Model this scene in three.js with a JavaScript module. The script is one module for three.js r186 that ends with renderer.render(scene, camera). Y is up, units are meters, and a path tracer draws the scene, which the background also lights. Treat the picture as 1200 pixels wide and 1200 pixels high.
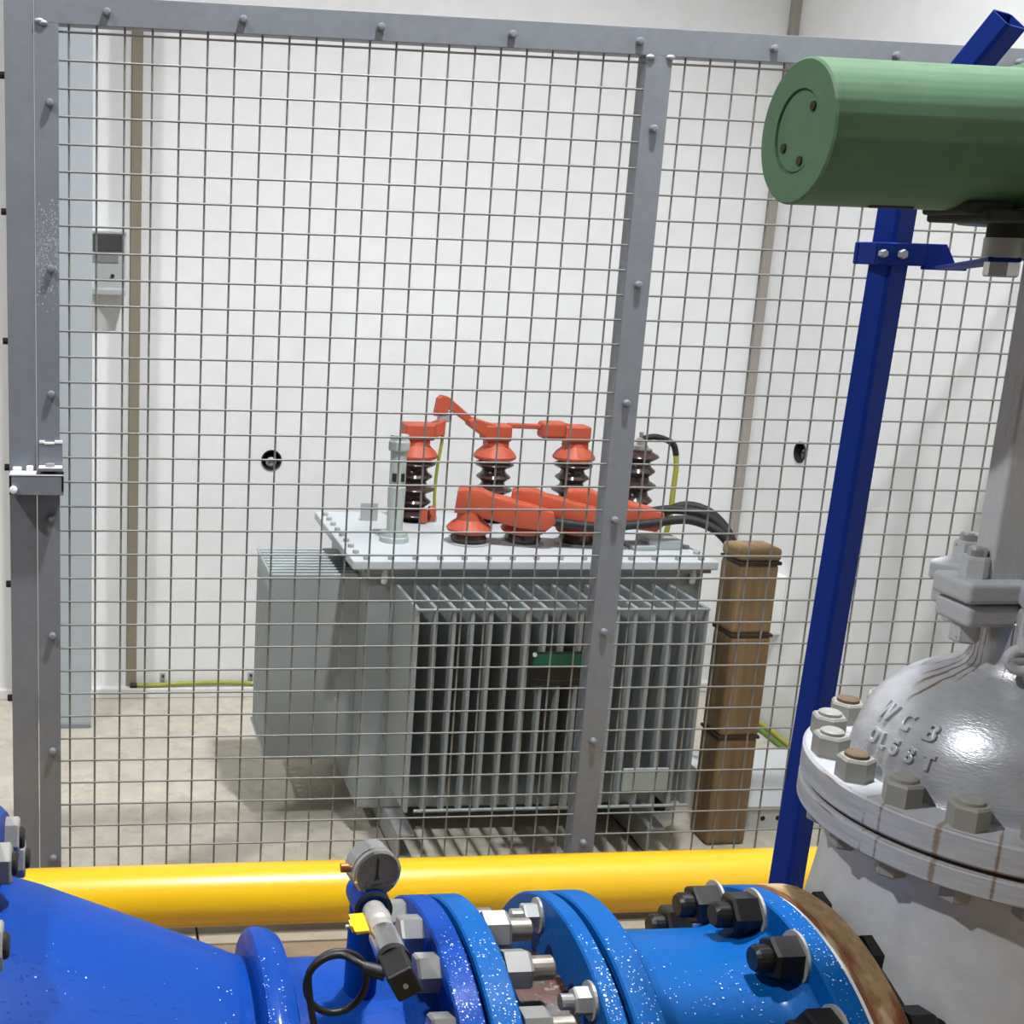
import * as THREE from 'three';
import { RoundedBoxGeometry } from 'three/addons/geometries/RoundedBoxGeometry.js';
import { mergeGeometries, toCreasedNormals } from 'three/addons/utils/BufferGeometryUtils.js';
import { RectAreaLightUniformsLib } from 'three/addons/lights/RectAreaLightUniformsLib.js';
import { FontLoader } from 'three/addons/loaders/FontLoader.js';
import { TextGeometry } from 'three/addons/geometries/TextGeometry.js';

// ------------------------------------------------------------------ camera, light, exposure
const scene = new THREE.Scene();
scene.background = new THREE.Color(0x000000);
const camera = new THREE.PerspectiveCamera(2 * Math.atan(1200 / 1500) * 180 / Math.PI, 1, 0.05, 60);
camera.setViewOffset(2400, 2400, 1200 - 303.7, 1200 - 635.3, 1200, 1200);
{
  const right = new THREE.Vector3(0.99216, 0.03249, 0.12067);
  const up = new THREE.Vector3(-0.00374, 0.97289, -0.23122);
  const back = new THREE.Vector3(-0.12491, 0.22895, 0.96539);
  camera.quaternion.setFromRotationMatrix(new THREE.Matrix4().makeBasis(right, up, back));
  camera.position.set(0.0552, 1.45, 2.4669);
}
const renderer = new THREE.WebGLRenderer({ antialias: true });
renderer.toneMapping = THREE.LinearToneMapping;
renderer.toneMappingExposure = 0.92;
renderer.shadowMap.enabled = true;
RectAreaLightUniformsLib.init();
const LAMPS = [   // x, y, z, width, depth, intensity, colour, label
  [0.98, 4.50, 0.85, 0.16, 0.16, 2500, 0xf8faff, 'led high bay lamp with an added shade hanging above the mesh fence'],
  [-2.30, 4.50, 1.93, 0.16, 0.16, 2250, 0xf8faff, 'open led high bay lamp hanging far left of the blue pipes'],
];

// ------------------------------------------------------------------ helpers
const V = (x, y, z) => new THREE.Vector3(x, y, z);
const UP = V(0, 1, 0);
let seed = 7;
const rnd = () => { seed = (seed * 1664525 + 1013904223) >>> 0; return seed / 4294967296; };
const names = {};
const numbered = (n) => { const k = names[n] || 0; names[n] = k + 1; return k ? `${n}_${String(k).padStart(3, '0')}` : n; };
const ORG = new Map();
function flags(m) { m.castShadow = true; m.receiveShadow = true; return m; }
function thing(name, label, category, base = [0, 0, 0], group) {
  const g = new THREE.Group(); g.name = numbered(name); g.position.set(...base);
  g.userData = { label, category }; if (group) g.userData.group = group;
  ORG.set(g, base); scene.add(g); return g;
}
// geometry in world metres -> part of `parent`
function part(name, geo, mat, parent) {
  const o = ORG.get(parent) || [0, 0, 0];
  geo.translate(-o[0], -o[1], -o[2]);
  const m = flags(new THREE.Mesh(geo, mat)); m.name = name; parent.add(m); ORG.set(m, o); return m;
}
// shared geometry placed at pos, its +y turned to dir
function at(name, geo, mat, parent, pos, dir = UP, spin = 0) {
  const o = ORG.get(parent) || [0, 0, 0];
  const m = flags(new THREE.Mesh(geo, mat)); m.name = name;
  m.position.set(pos[0] - o[0], pos[1] - o[1], pos[2] - o[2]);
  m.quaternion.setFromUnitVectors(UP, dir.clone().normalize());
  if (spin) m.quaternion.multiply(new THREE.Quaternion().setFromAxisAngle(UP, spin));
  parent.add(m); return m;
}
function struct(name, geo, mat) {
  const m = flags(new THREE.Mesh(geo, mat)); m.name = name; m.userData.kind = 'structure'; scene.add(m); ORG.set(m, [0, 0, 0]); return m;
}
function bx(x0, x1, y0, y1, z0, z1, r = 0) {
  const w = x1 - x0, h = y1 - y0, d = z1 - z0;
  const g = r ? new RoundedBoxGeometry(w, h, d, 2, Math.min(r, w / 2.01, h / 2.01, d / 2.01)) : new THREE.BoxGeometry(w, h, d);
  g.translate((x0 + x1) / 2, (y0 + y1) / 2, (z0 + z1) / 2); return g;
}
function cyl(a, b, r0, r1 = r0, seg = 24) {
  const d = b.clone().sub(a), g = new THREE.CylinderGeometry(r1, r0, d.length(), seg);
  g.applyQuaternion(new THREE.Quaternion().setFromUnitVectors(UP, d.clone().normalize()));
  const c = a.clone().add(b).multiplyScalar(0.5); g.translate(c.x, c.y, c.z); return g;
}
function tube(pts, r, seg = 48, rs = 12) {
  return new THREE.TubeGeometry(new THREE.CatmullRomCurve3(pts.map((p) => V(...p))), seg, r, rs, false);
}
const lathe = (prof, seg = 64) => new THREE.LatheGeometry(prof.map(([r, y]) => new THREE.Vector2(r, y)), seg);
const crease = (g, a = 0.6) => toCreasedNormals(g, a);
function latheY(prof, x, z, seg = 64, a = 0.6) { const g = crease(lathe(prof, seg), a); g.translate(x, 0, z); return g; }
function latheX(prof, y, z, seg = 128, a = 0.5) { const g = crease(lathe(prof, seg), a); g.rotateZ(-Math.PI / 2); g.translate(0, y, z); return g; }
function latheDir(prof, p, dir, seg = 40, a = 0.6) {
  const g = crease(lathe(prof, seg), a); g.applyQuaternion(new THREE.Quaternion().setFromUnitVectors(UP, dir.clone().normalize())); g.translate(...p); return g;
}
function hexGeo(R, h) { return crease(lathe([[0, 0], [R, 0], [R, h * 0.88], [R * 0.9, h], [0, h]], 6), 0.35); }
function poly(pts, depth, z, bevel = 0.004) {   // outline in x,y extruded along z, centred on z
  const s = new THREE.Shape(pts.map(([x, y]) => new THREE.Vector2(x, y)));
  const g = new THREE.ExtrudeGeometry(s, { depth: depth - 2 * bevel, bevelEnabled: bevel > 0, bevelThickness: bevel, bevelSize: bevel, bevelOffset: -bevel, bevelSegments: 2, curveSegments: 8 });
  g.translate(0, 0, z - depth / 2 + bevel); return g;
}
const merge = (l) => mergeGeometries(l.map((g) => { const n = g.index ? g.toNonIndexed() : g; for (const k of Object.keys(n.attributes)) if (!['position', 'normal', 'uv'].includes(k)) n.deleteAttribute(k); return n; }));
function metreUV(g, s = 1) {   // uv in metres from the dominant axis of each normal
  const p = g.attributes.position, n = g.attributes.normal, uv = new Float32Array(p.count * 2);
  for (let i = 0; i < p.count; i++) {
    const ax = Math.abs(n.getX(i)), ay = Math.abs(n.getY(i)), az = Math.abs(n.getZ(i));
    let u, v;
    if (ax >= ay && ax >= az) { u = p.getZ(i); v = p.getY(i); } else if (ay >= az) { u = p.getX(i); v = p.getZ(i); } else { u = p.getX(i); v = p.getY(i); }
    uv[2 * i] = u * s; uv[2 * i + 1] = v * s;
  }
  g.setAttribute('uv', new THREE.BufferAttribute(uv, 2)); return g;
}
// tileable value noise
function noiseGrid(period, sd) {
  let s = sd >>> 0; const a = new Float32Array(period * period);
  for (let i = 0; i < a.length; i++) { s = (s * 1664525 + 1013904223) >>> 0; a[i] = s / 4294967296; }
  return (x, y) => {
    const xi = Math.floor(x), yi = Math.floor(y), fx = x - xi, fy = y - yi, sx = fx * fx * (3 - 2 * fx), sy = fy * fy * (3 - 2 * fy);
    const m = (i, j) => a[((j % period + period) % period) * period + (i % period + period) % period];
    return (m(xi, yi) * (1 - sx) + m(xi + 1, yi) * sx) * (1 - sy) + (m(xi, yi + 1) * (1 - sx) + m(xi + 1, yi + 1) * sx) * sy;
  };
}
function fbm(base, oct, sd) {
  const L = []; for (let o = 0; o < oct; o++) L.push(noiseGrid(base << o, sd + o * 101));
  return (u, v) => { let t = 0, w = 0, a = 1; for (let o = 0; o < oct; o++) { t += a * L[o](u * (base << o), v * (base << o)); w += a; a *= 0.55; } return t / w; };
}
function tex(n, fn, srgb, rep = [1, 1]) {
  const d = new Uint8Array(n * n * 4);
  for (let j = 0; j < n; j++) for (let i = 0; i < n; i++) {
    const c = fn(i / n, j / n, i, j), k = 4 * (j * n + i);
    d[k] = Math.max(0, Math.min(255, c[0])); d[k + 1] = Math.max(0, Math.min(255, c[1])); d[k + 2] = Math.max(0, Math.min(255, c[2])); d[k + 3] = 255;
  }
  const t = new THREE.DataTexture(d, n, n, THREE.RGBAFormat); t.wrapS = t.wrapT = THREE.RepeatWrapping;
  t.magFilter = THREE.LinearFilter; t.minFilter = THREE.LinearMipmapLinearFilter; t.generateMipmaps = true;
  if (srgb) t.colorSpace = THREE.SRGBColorSpace; t.repeat.set(...rep); t.needsUpdate = true; return t;
}
const mixc = (a, b, t) => [a[0] + (b[0] - a[0]) * t, a[1] + (b[1] - a[1]) * t, a[2] + (b[2] - a[2]) * t];
const sstep = (a, b, x) => { const t = Math.max(0, Math.min(1, (x - a) / (b - a))); return t * t * (3 - 2 * t); };

// ------------------------------------------------------------------ textures and materials
const nA = fbm(4, 6, 11), nB = fbm(8, 5, 37), nC = fbm(32, 4, 91), nD = fbm(3, 5, 53);
const tWall = tex(512, (u, v) => { const k = (nA(u, v) - 0.5) * 9 + (nC(u, v) - 0.5) * 7; return [230 + k, 231 + k, 229 + k]; }, true, [0.6, 0.6]);
const tFloor = tex(1024, (u, v) => { const k = (nA(u, v) - 0.5) * 22 + (nC(u, v) - 0.5) * 26 + (nC(v, u) > 0.66 ? -10 : 0); return [190 + k, 183 + k, 167 + k * 0.95]; }, true, [1, 1]);
const tTile = tex(512, (u, v) => { const k = (nA(u, v * 0.5) - 0.5) * 40 + (nC(u, v) - 0.5) * 24; return [172 + k, 160 + k, 138 + k]; }, true, [1.3, 1.3]);
const tFrontFloor = tex(512, (u, v) => { const k = (nA(u, v) - 0.5) * 30 + (nC(u, v) - 0.5) * 24; return [142 + k, 122 + k, 96 + k]; }, true, [1.3, 1.3]);
const drops = []; for (let i = 0; i < 420; i++) drops.push([rnd() * 512, rnd() * 512, 1.2 + rnd() * rnd() * 3.2]);
const dropField = new Float32Array(512 * 512);
for (const [x, y, r] of drops) for (let j = -5; j <= 5; j++) for (let i = -5; i <= 5; i++) {
  const q = 1 - (i * i + j * j) / (r * r); if (q > 0) { const k = ((Math.round(y) + j + 512) % 512) * 512 + (Math.round(x) + i + 512) % 512; dropField[k] = Math.max(dropField[k], Math.sqrt(q)); }
}
const tPeel = tex(512, (u, v, i, j) => { const h = 90 + (nC(u, v) - 0.5) * 70 + (nB(u, v) - 0.5) * 40 + dropField[j * 512 + i] * 90; return [h, h, h]; }, false, [8, 2]);
const tFine = tex(256, (u, v) => { const h = 128 + (nC(u, v) - 0.5) * 120; return [h, h, h]; }, false, [6, 6]);
const tRust = tex(512, (u, v) => {
  const a = nA(u, v), b = nC(u, v), c = nB(v, u);
  let k = mixc([150, 122, 84], [108, 60, 30], sstep(0.42, 0.62, a)); k = mixc(k, [190, 168, 132], sstep(0.56, 0.7, c) * 0.7);
  return [k[0] + (b - 0.5) * 50, k[1] + (b - 0.5) * 46, k[2] + (b - 0.5) * 40];
}, true, [4, 1]);
const tSleeve = tex(512, (u, v) => {
  const a = nB(u, v), b = nC(u, v); let k = mixc([66, 58, 54], [88, 48, 36], sstep(0.5, 0.66, a)); k = mixc(k, [140, 132, 126], sstep(0.6, 0.72, b));
  return [k[0], k[1], k[2]];
}, true, [5, 1]);
const tValve = tex(1024, (u, v) => {
  const a = nA(u, v), b = nC(u, v), d = nD(u * 1, v * 0.18), s = sstep(0.62, 0.69, nB(u, v * 0.2)) * sstep(0.46, 0.58, a);
  let k = [190, 192, 193]; k = mixc(k, [164, 165, 163], sstep(0.5, 0.7, d) * 0.6); k = mixc(k, [116, 80, 52], s * 0.8);
  return [k[0] + (b - 0.5) * 22, k[1] + (b - 0.5) * 22, k[2] + (b - 0.5) * 22];
}, true, [1.6, 1.6]);
const az2u = (az) => (((90 - az) / 360) % 1 + 1) % 1;   // azimuth on a turned part to its texture u
const runs = [[192, 0.50, 1.4], [183, 0.42, 1.0], [176, 0.62, 0.7], [201, 0.55, 1.2], [214, 0.6, 1.1], [150, 0.75, 0.6], [120, 0.7, 0.8], [60, 0.6, 1], [300, 0.6, 1]].map(([a, v, w]) => [az2u(a), v, w]);
const tDome = tex(1024, (u, v) => {
  const b = nC(u * 2, v), a = nA(u, v); let k = [184, 186, 189]; k = mixc(k, [156, 157, 158], sstep(0.52, 0.68, a) * 0.6);
  for (const [c, v0, w] of runs) { const d = Math.abs(((u - c + (nA(v * 0.7, c) - 0.5) * 0.05) % 1 + 1.5) % 1 - 0.5) * 360; const q = sstep(v0 - 0.03, v0 + 0.08, v) * (1 - sstep(0.5 * w, 1.5 * w, d + (b - 0.5) * 1.2)); k = mixc(k, mixc([118, 88, 58], [92, 60, 38], b), q * 0.85); }
  k = mixc(k, [110, 82, 56], sstep(0.9, 0.97, v + (a - 0.5) * 0.15) * 0.7);
  return [k[0] + (b - 0.5) * 20, k[1] + (b - 0.5) * 20, k[2] + (b - 0.5) * 20];
}, true);
const drips = []; for (let i = 0; i < 26; i++) drips.push([rnd(), 0.0008 + rnd() * 0.0018, 0.45 + rnd() * 0.5]);
for (const [a, w] of [[172, 0.0012], [165, 0.0008], [160, 0.0009], [120, 0.0017], [113, 0.0013], [108, 0.0009]]) drips.push([az2u(a), w, 0.95]);
const tFlange = tex(1024, (u, v) => {
  const b = nC(u * 2, v), a = nA(u * 2 % 1, v); let k = [178, 180, 183]; k = mixc(k, [152, 153, 151], sstep(0.5, 0.66, a) * 0.5);
  for (const [c, w, q0] of drips) { const d = Math.abs(((u - c) % 1 + 1.5) % 1 - 0.5); const q = (1 - sstep(w * 0.5, w * 1.4, d + (b - 0.5) * w)) * q0 * sstep(0.35, 0.5, nB(u, v * 0.5)); k = mixc(k, [112, 76, 52], q * 0.7); }
  k = mixc(k, [104, 70, 46], sstep(0.60, 0.68, a) * sstep(0.5, 0.6, nB(u, v)) * 0.8);
  return [k[0] + (b - 0.5) * 24, k[1] + (b - 0.5) * 24, k[2] + (b - 0.5) * 24];
}, true);
const tWood = tex(512, (u, v) => { const g = nA(u, v * 0.25), f = nC(u, v * 0.12), k = (g - 0.5) * 46 + (f - 0.5) * 40; return [142 + k, 116 + k, 80 + k * 0.8]; }, true, [3, 1.2]);
const tGalv = tex(512, (u, v) => { const k = (nA(u, v) - 0.5) * 10 + (nC(u, v) - 0.5) * 10; return [124 + k, 128 + k, 134 + k]; }, true, [2, 2]);
const tTank = tex(512, (u, v) => { const k = (nA(u, v) - 0.5) * 14 + (nC(u, v) - 0.5) * 6; return [156 + k, 164 + k, 164 + k]; }, true, [1.5, 1.5]);
const tGreen = tex(512, (u, v) => { const k = (nA(u, v) - 0.5) * 12 + (nC(u, v) - 0.5) * 8, c = [88 + k, 122 + k, 90 + k]; return c; }, true, [1, 1]);

const std = (o) => new THREE.MeshStandardMaterial(o), phy = (o) => new THREE.MeshPhysicalMaterial(o);
const M = {
  wall: std({ map: tWall, roughness: 0.85 }), ceil: std({ color: 0x7c7c7a, roughness: 0.9 }), hall: std({ color: 0x8a8985, roughness: 0.85 }),
  floor: std({ map: tFloor, roughness: 0.75, bumpMap: tFine, bumpScale: 0.0004 }), tile: std({ map: tTile, roughness: 0.6 }), front: std({ map: tFrontFloor, roughness: 0.7 }),
  seal: std({ color: 0x8f8774, roughness: 0.8 }), cornerSeal: std({ color: 0x98938a, roughness: 0.8 }), skirt: std({ color: 0xdad8d2, roughness: 0.6 }),
  fence: std({ map: tGalv, roughness: 0.5, metalness: 0.15, bumpMap: tFine, bumpScale: 0.00015 }), wire: std({ color: 0x82827e, roughness: 0.5, metalness: 0.35 }),
  bolt: std({ color: 0xa3a6aa, roughness: 0.4, metalness: 0.3 }), worn: std({ color: 0xe2e2e0, roughness: 0.6 }),
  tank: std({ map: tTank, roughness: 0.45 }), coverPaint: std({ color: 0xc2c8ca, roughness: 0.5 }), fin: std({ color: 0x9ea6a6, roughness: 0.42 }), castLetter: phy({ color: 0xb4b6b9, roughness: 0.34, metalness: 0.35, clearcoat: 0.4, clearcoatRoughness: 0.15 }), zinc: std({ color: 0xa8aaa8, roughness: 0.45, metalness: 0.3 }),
  red: std({ color: 0xb04c30, roughness: 0.55 }), insul: std({ color: 0x3a2a27, roughness: 0.25 }), blackRub: std({ color: 0x1b1b1b, roughness: 0.6 }), pole: std({ color: 0xa9b3ae, roughness: 0.45 }),
  cableYG: std({ color: 0x98993a, roughness: 0.5 }), cableG: std({ color: 0x5e7d33, roughness: 0.5 }), white: std({ color: 0xe6e6e2, roughness: 0.5 }),
  wood: std({ map: tWood, roughness: 0.75, bumpMap: tFine, bumpScale: 0.0004 }), strap: std({ color: 0x3a2d22, roughness: 0.7 }),
  yellow: phy({ color: 0xe8b80a, roughness: 0.38, clearcoat: 0.6, clearcoatRoughness: 0.22 }),
  blueA: phy({ color: 0x003e94, roughness: 0.55, specularIntensity: 0.25, clearcoat: 0.12, clearcoatRoughness: 0.16, bumpMap: tPeel, bumpScale: 0.0016 }),
  blueB: phy({ color: 0x00559b, roughness: 0.55, specularIntensity: 0.25, clearcoat: 0.12, clearcoatRoughness: 0.16, bumpMap: tPeel, bumpScale: 0.0013 }),
  navy: phy({ color: 0x072b7e, roughness: 0.6, specularIntensity: 0.3, bumpMap: tFine, bumpScale: 0.0002 }),
  rust: std({ map: tRust, roughness: 0.8 }), sleeve: std({ map: tSleeve, roughness: 0.45, bumpMap: tPeel, bumpScale: 0.001 }),
  valve: std({ map: tValve, roughness: 0.5, bumpMap: tFine, bumpScale: 0.0005 }), flange: std({ map: tFlange, roughness: 0.5, bumpMap: tFine, bumpScale: 0.0004 }), dome: phy({ map: tDome, roughness: 0.32, metalness: 0.35, clearcoat: 0.5, clearcoatRoughness: 0.12, bumpMap: tFine, bumpScale: 0.0006 }),
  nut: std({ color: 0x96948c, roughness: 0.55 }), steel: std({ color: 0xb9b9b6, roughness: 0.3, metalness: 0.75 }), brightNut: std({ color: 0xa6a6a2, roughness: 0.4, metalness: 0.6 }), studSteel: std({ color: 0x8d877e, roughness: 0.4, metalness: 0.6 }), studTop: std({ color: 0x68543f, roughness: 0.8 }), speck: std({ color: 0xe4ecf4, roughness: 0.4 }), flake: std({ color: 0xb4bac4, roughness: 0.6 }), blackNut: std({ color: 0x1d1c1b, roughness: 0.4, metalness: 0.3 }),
  washer: std({ color: 0xb5b2aa, roughness: 0.5, metalness: 0.4 }), gasket: std({ color: 0x2a2622, roughness: 0.8 }), rustLine: std({ color: 0x4a2f22, roughness: 0.9 }),
  green: phy({ map: tGreen, roughness: 0.55, specularIntensity: 0.45, clearcoat: 0.08, clearcoatRoughness: 0.3 }), greenDark: std({ color: 0x2c3325, roughness: 0.8 }),
  brass: std({ color: 0x9a5e2c, roughness: 0.4, metalness: 0.6 }), chrome: std({ color: 0xc8c8c8, roughness: 0.18, metalness: 0.9 }), blackPl: std({ color: 0x161616, roughness: 0.5 }), handle: std({ color: 0xf0bd10, roughness: 0.5 }),
  panel: std({ color: 0xa9b1b5, roughness: 0.5 }), meter: std({ color: 0xb6b9b7, roughness: 0.5 }), darkWin: std({ color: 0x4a4b49, roughness: 0.3 }), greyLab: std({ color: 0x82868a, roughness: 0.5 }),
  hole: std({ color: 0x1c1b1a, roughness: 0.9 }), plinth: std({ color: 0xc3c6c6, roughness: 0.55 }), lampBody: std({ color: 0xe8e8e8, roughness: 0.5 }),
};
for (const m of Object.values(M)) m.side = THREE.DoubleSide;

// ------------------------------------------------------------------ the setting
const floor = struct('floor', metreUV(bx(-4.1, 2.4, -0.12, 0, -1.7, -0.118)), M.floor);
part('floor_base', metreUV(bx(-4.1, 2.4, -0.12, -0.03, -0.118, 0.036)), M.front, floor);
for (const [a, b] of [[-4.1, -3.36], [-3.355, -2.15], [-2.145, -0.945], [-0.94, 0.267], [0.272, 1.478], [1.483, 2.4]]) part('floor_tile', metreUV(bx(a, b, -0.028, 0, -0.113, 0.034, 0.002)), M.tile, floor);
part('floor_front', metreUV(bx(-4.1, 2.4, -0.12, -0.002, 0.040, 6.0)), M.front, floor);
function wallWithHole(w, h, hx, hy, hr, t) {
  const s = new THREE.Shape([[0, 0], [w, 0], [w, h], [0, h]].map(([x, y]) => new THREE.Vector2(x, y)));
  const p = new THREE.Path(); p.absarc(hx, hy, hr, 0, Math.PI * 2, true); s.holes.push(p);
  return new THREE.ExtrudeGeometry(s, { depth: t, bevelEnabled: false, curveSegments: 32 });
}
{
  const g = wallWithHole(6.5, 4.9, 0.596 + 4.1, 0.78, 0.031, 0.14); g.translate(-4.1, 0, -1.62); struct('wall_back', metreUV(g), M.wall);
  const g2 = wallWithHole(7.48, 4.9, 1.48 - 1.144, 0.88, 0.031, 0.14); g2.rotateY(-Math.PI / 2); g2.translate(2.307, 0, -1.48); struct('wall_right', metreUV(g2), M.wall);
}
struct('wall_left', metreUV(bx(-4.24, -4.1, 0, 4.9, -1.62, 6.0)), M.hall);
struct('wall_front', metreUV(bx(-4.24, 2.4, 0, 4.9, 6.0, 6.14)), M.hall);
struct('ceiling', bx(-4.24, 2.4, 4.9, 5.02, -1.62, 6.14), M.ceil);
struct('trim_1', bx(0.147, 0.180, 0.034, 4.9, -1.486, -1.474, 0.003), M.seal);
struct('trim_2', bx(2.142, 2.170, 0, 4.9, -1.486, -1.456, 0.004), M.cornerSeal);
struct('baseboard_back', bx(-4.1, 2.14, 0, 0.034, -1.485, -1.452, 0.004), M.skirt);

// lamps: a glowing panel and a light of the same size just below it
for (const [x, y, z, w, d, I, col, label] of LAMPS) {
  const t = thing('ceiling_lamp', label, 'lamp', [x, y, z]);
  part('housing', bx(x - w / 2 - 0.012, x + w / 2 + 0.012, y, y + 0.05, z - d / 2 - 0.012, z + d / 2 + 0.012, 0.006), M.lampBody, t);
  part('diffuser', bx(x - w / 2, x + w / 2, y - 0.004, y - 0.0005, z - d / 2, z + d / 2), std({ color: 0xffffff, emissive: col, emissiveIntensity: 6 }), t);
  if (x > 0) part('added_shade', latheY([[0.125, y + 0.02], [0.128, y + 0.02], [0.310, y - 0.33], [0.306, y - 0.33], [0.125, y + 0.02]], x, z, 48), M.lampBody, t);  // unseen skirt added to cut this lamp's light off the upper wall
  for (const s of [-1, 1]) part('hanger', cyl(V(x, y + 0.05, z + s * d * 0.35), V(x, 4.9, z + s * d * 0.35), 0.004, 0.004, 8), M.lampBody, t);
  const l = new THREE.RectAreaLight(col, I, w, d); l.position.set(0, -0.008, 0); l.rotation.x = -Math.PI / 2; t.add(l);
}

// ------------------------------------------------------------------ mesh fence
const capBolt = crease(lathe([[0, 0], [0.0074, 0], [0.0074, 0.007], [0.0052, 0.0115], [0, 0.013]], 12), 0.5);
const sideBolt = hexGeo(0.007, 0.010);
{
  const f = thing('mesh_fence', 'grey steel frame fence filled with square welded wire mesh', 'fence', [1.05, 0, 0]);
  const Z0 = 0.004, Z1 = 0.0095;
  const angle = (list) => metreUV(merge(list));
  part('top_rail', angle([bx(-0.061, 2.14, 1.815, 1.864, Z0, Z1, 0.001), bx(-0.061, 2.14, 1.815, 1.820, -0.030, Z0, 0.001)]), M.fence, f);
  part('bottom_rail', angle([bx(-0.061, 2.14, 0.03, 0.08, Z0, Z1, 0.001), bx(-0.061, 2.14, 0.03, 0.035, -0.03, Z0, 0.001)]), M.fence, f);
  const sides = [['stile', -0.061, -0.018, -0.061], ['stile', 1.081, 1.132, 1.081], ['stile', 2.095, 2.14, 2.135]];
  for (const [n, a, b, e] of sides) part(n, angle([bx(a, b, 0.0, 1.815, Z0, Z1, 0.001), bx(e, e + 0.005, 0.0, 1.815, -0.032, Z0, 0.001)]), M.fence, f);
  const wr = 0.00205, hw1 = new THREE.CylinderGeometry(wr, wr, 1.105, 8), hw2 = new THREE.CylinderGeometry(wr, wr, 0.975, 8), vw = new THREE.CylinderGeometry(wr, wr, 1.775, 8);
  const X = V(1, 0, 0);
  for (let j = 0; j < 36; j++) { const y = 1.8025 - j * 0.04818; at('wire', hw1, M.wire, f, [0.532, y, 0.0018], X); at('wire', hw2, M.wire, f, [1.612, y, 0.0018], X); }
  for (let i = 0; i < 22; i++) at('wire', vw, M.wire, f, [0.05 * i, 0.9305, -0.0018]);
  for (let i = 0; i < 19; i++) at('wire', vw, M.wire, f, [1.1625 + 0.05 * i, 0.9305, -0.0018]);
  const N = V(0, 0, 1);
  for (const x of [0.067, 0.312, 0.566, 0.815, 1.063, 1.331, 1.581, 1.84]) at('bolt', capBolt, M.fence, f, [x, 1.838, Z1], N);
  for (const y of [1.68, 1.387, 1.154, 0.914, 0.675, 0.431, 0.195]) { at('bolt', capBolt, M.fence, f, [-0.034, y, Z1], N); at('bolt', capBolt, M.fence, f, [1.106, y + 0.003, Z1], N); }
  for (const [x, y] of [[-0.052, 1.818], [-0.046, 1.815], [1.087, 1.812], [1.127, 1.813]]) { const g = new THREE.SphereGeometry(0.0065, 10, 8); g.scale(1.4, 0.8, 0.9); g.translate(x, y, Z1); part('weld_bead', g, M.bolt, f); }
  // upper half of the gate hinge, worn pale at its edges
  const h = part('hinge_leaf', merge([bx(-0.058, -0.013, 1.018, 1.062, Z1, 0.0145, 0.001), bx(-0.058, -0.012, 1.012, 1.018, Z1, 0.048, 0.001)]), M.fence, f);
  part('worn_weld', merge([bx(-0.057, -0.046, 1.060, 1.066, Z1, 0.016, 0.002), bx(-0.048, -0.028, 1.058, 1.063, Z1, 0.016, 0.002), bx(-0.028, -0.013, 1.060, 1.0665, Z1, 0.016, 0.002)]), M.worn, h);
  part('hinge_pin', cyl(V(-0.036, 1.018, 0.032), V(-0.036, 1.0245, 0.032), 0.009), M.zinc, h);
  part('worn_top', bx(-0.057, -0.013, 1.0181, 1.0186, 0.016, 0.047), M.worn, h);
  // flaked paint on the stile around the second bolt
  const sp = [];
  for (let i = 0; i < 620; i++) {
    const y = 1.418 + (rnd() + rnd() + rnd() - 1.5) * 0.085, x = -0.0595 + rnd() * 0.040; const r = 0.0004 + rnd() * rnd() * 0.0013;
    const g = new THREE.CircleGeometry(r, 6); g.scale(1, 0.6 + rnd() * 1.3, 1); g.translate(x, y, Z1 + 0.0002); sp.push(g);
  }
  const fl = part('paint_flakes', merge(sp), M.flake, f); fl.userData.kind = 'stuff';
  // post that carries the hinge
  const p = thing('gate_post', 'narrow grey steel post left of the mesh fence, carrying the hinge bracket', 'post', [-0.091, 0, 0]);
  part('post', angle([bx(-0.114, -0.0628, 0, 1.96, Z0 - 0.002, Z1 - 0.002, 0.001), bx(-0.114, -0.109, 0, 1.96, -0.036, Z0, 0.001)]), M.fence, p);
  for (const y of [1.725, 1.487, 1.251, 1.01, 0.777, 0.54]) at('side_bolt', sideBolt, M.gasket, p, [-0.114, y, -0.006], V(-1, 0, 0));
  const hb = part('hinge_bracket', angle([bx(-0.112, -0.010, 0.966, 1.006, 0.043, 0.048, 0.001), bx(-0.112, -0.010, 1.001, 1.006, Z1, 0.048, 0.001), bx(-0.112, -0.107, 0.966, 1.006, Z1 - 0.002, 0.048, 0.001), bx(-0.015, -0.010, 0.972, 1.006, 0.012, 0.048, 0.001)]), M.fence, p);
  part('worn_top', merge([bx(-0.111, -0.062, 1.0061, 1.0068, 0.012, 0.047), bx(-0.108, -0.09, 1.006, 1.0145, Z1 - 0.002, 0.014, 0.003), bx(-0.082, -0.068, 1.006, 1.017, Z1 - 0.002, 0.014, 0.003), bx(-0.112, -0.010, 1.0035, 1.0062, 0.0478, 0.0486, 0.0003)]), M.worn, hb);
  at('bracket_bolt', capBolt, M.worn, hb, [-0.104, 0.977, 0.048], N);
}

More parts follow.
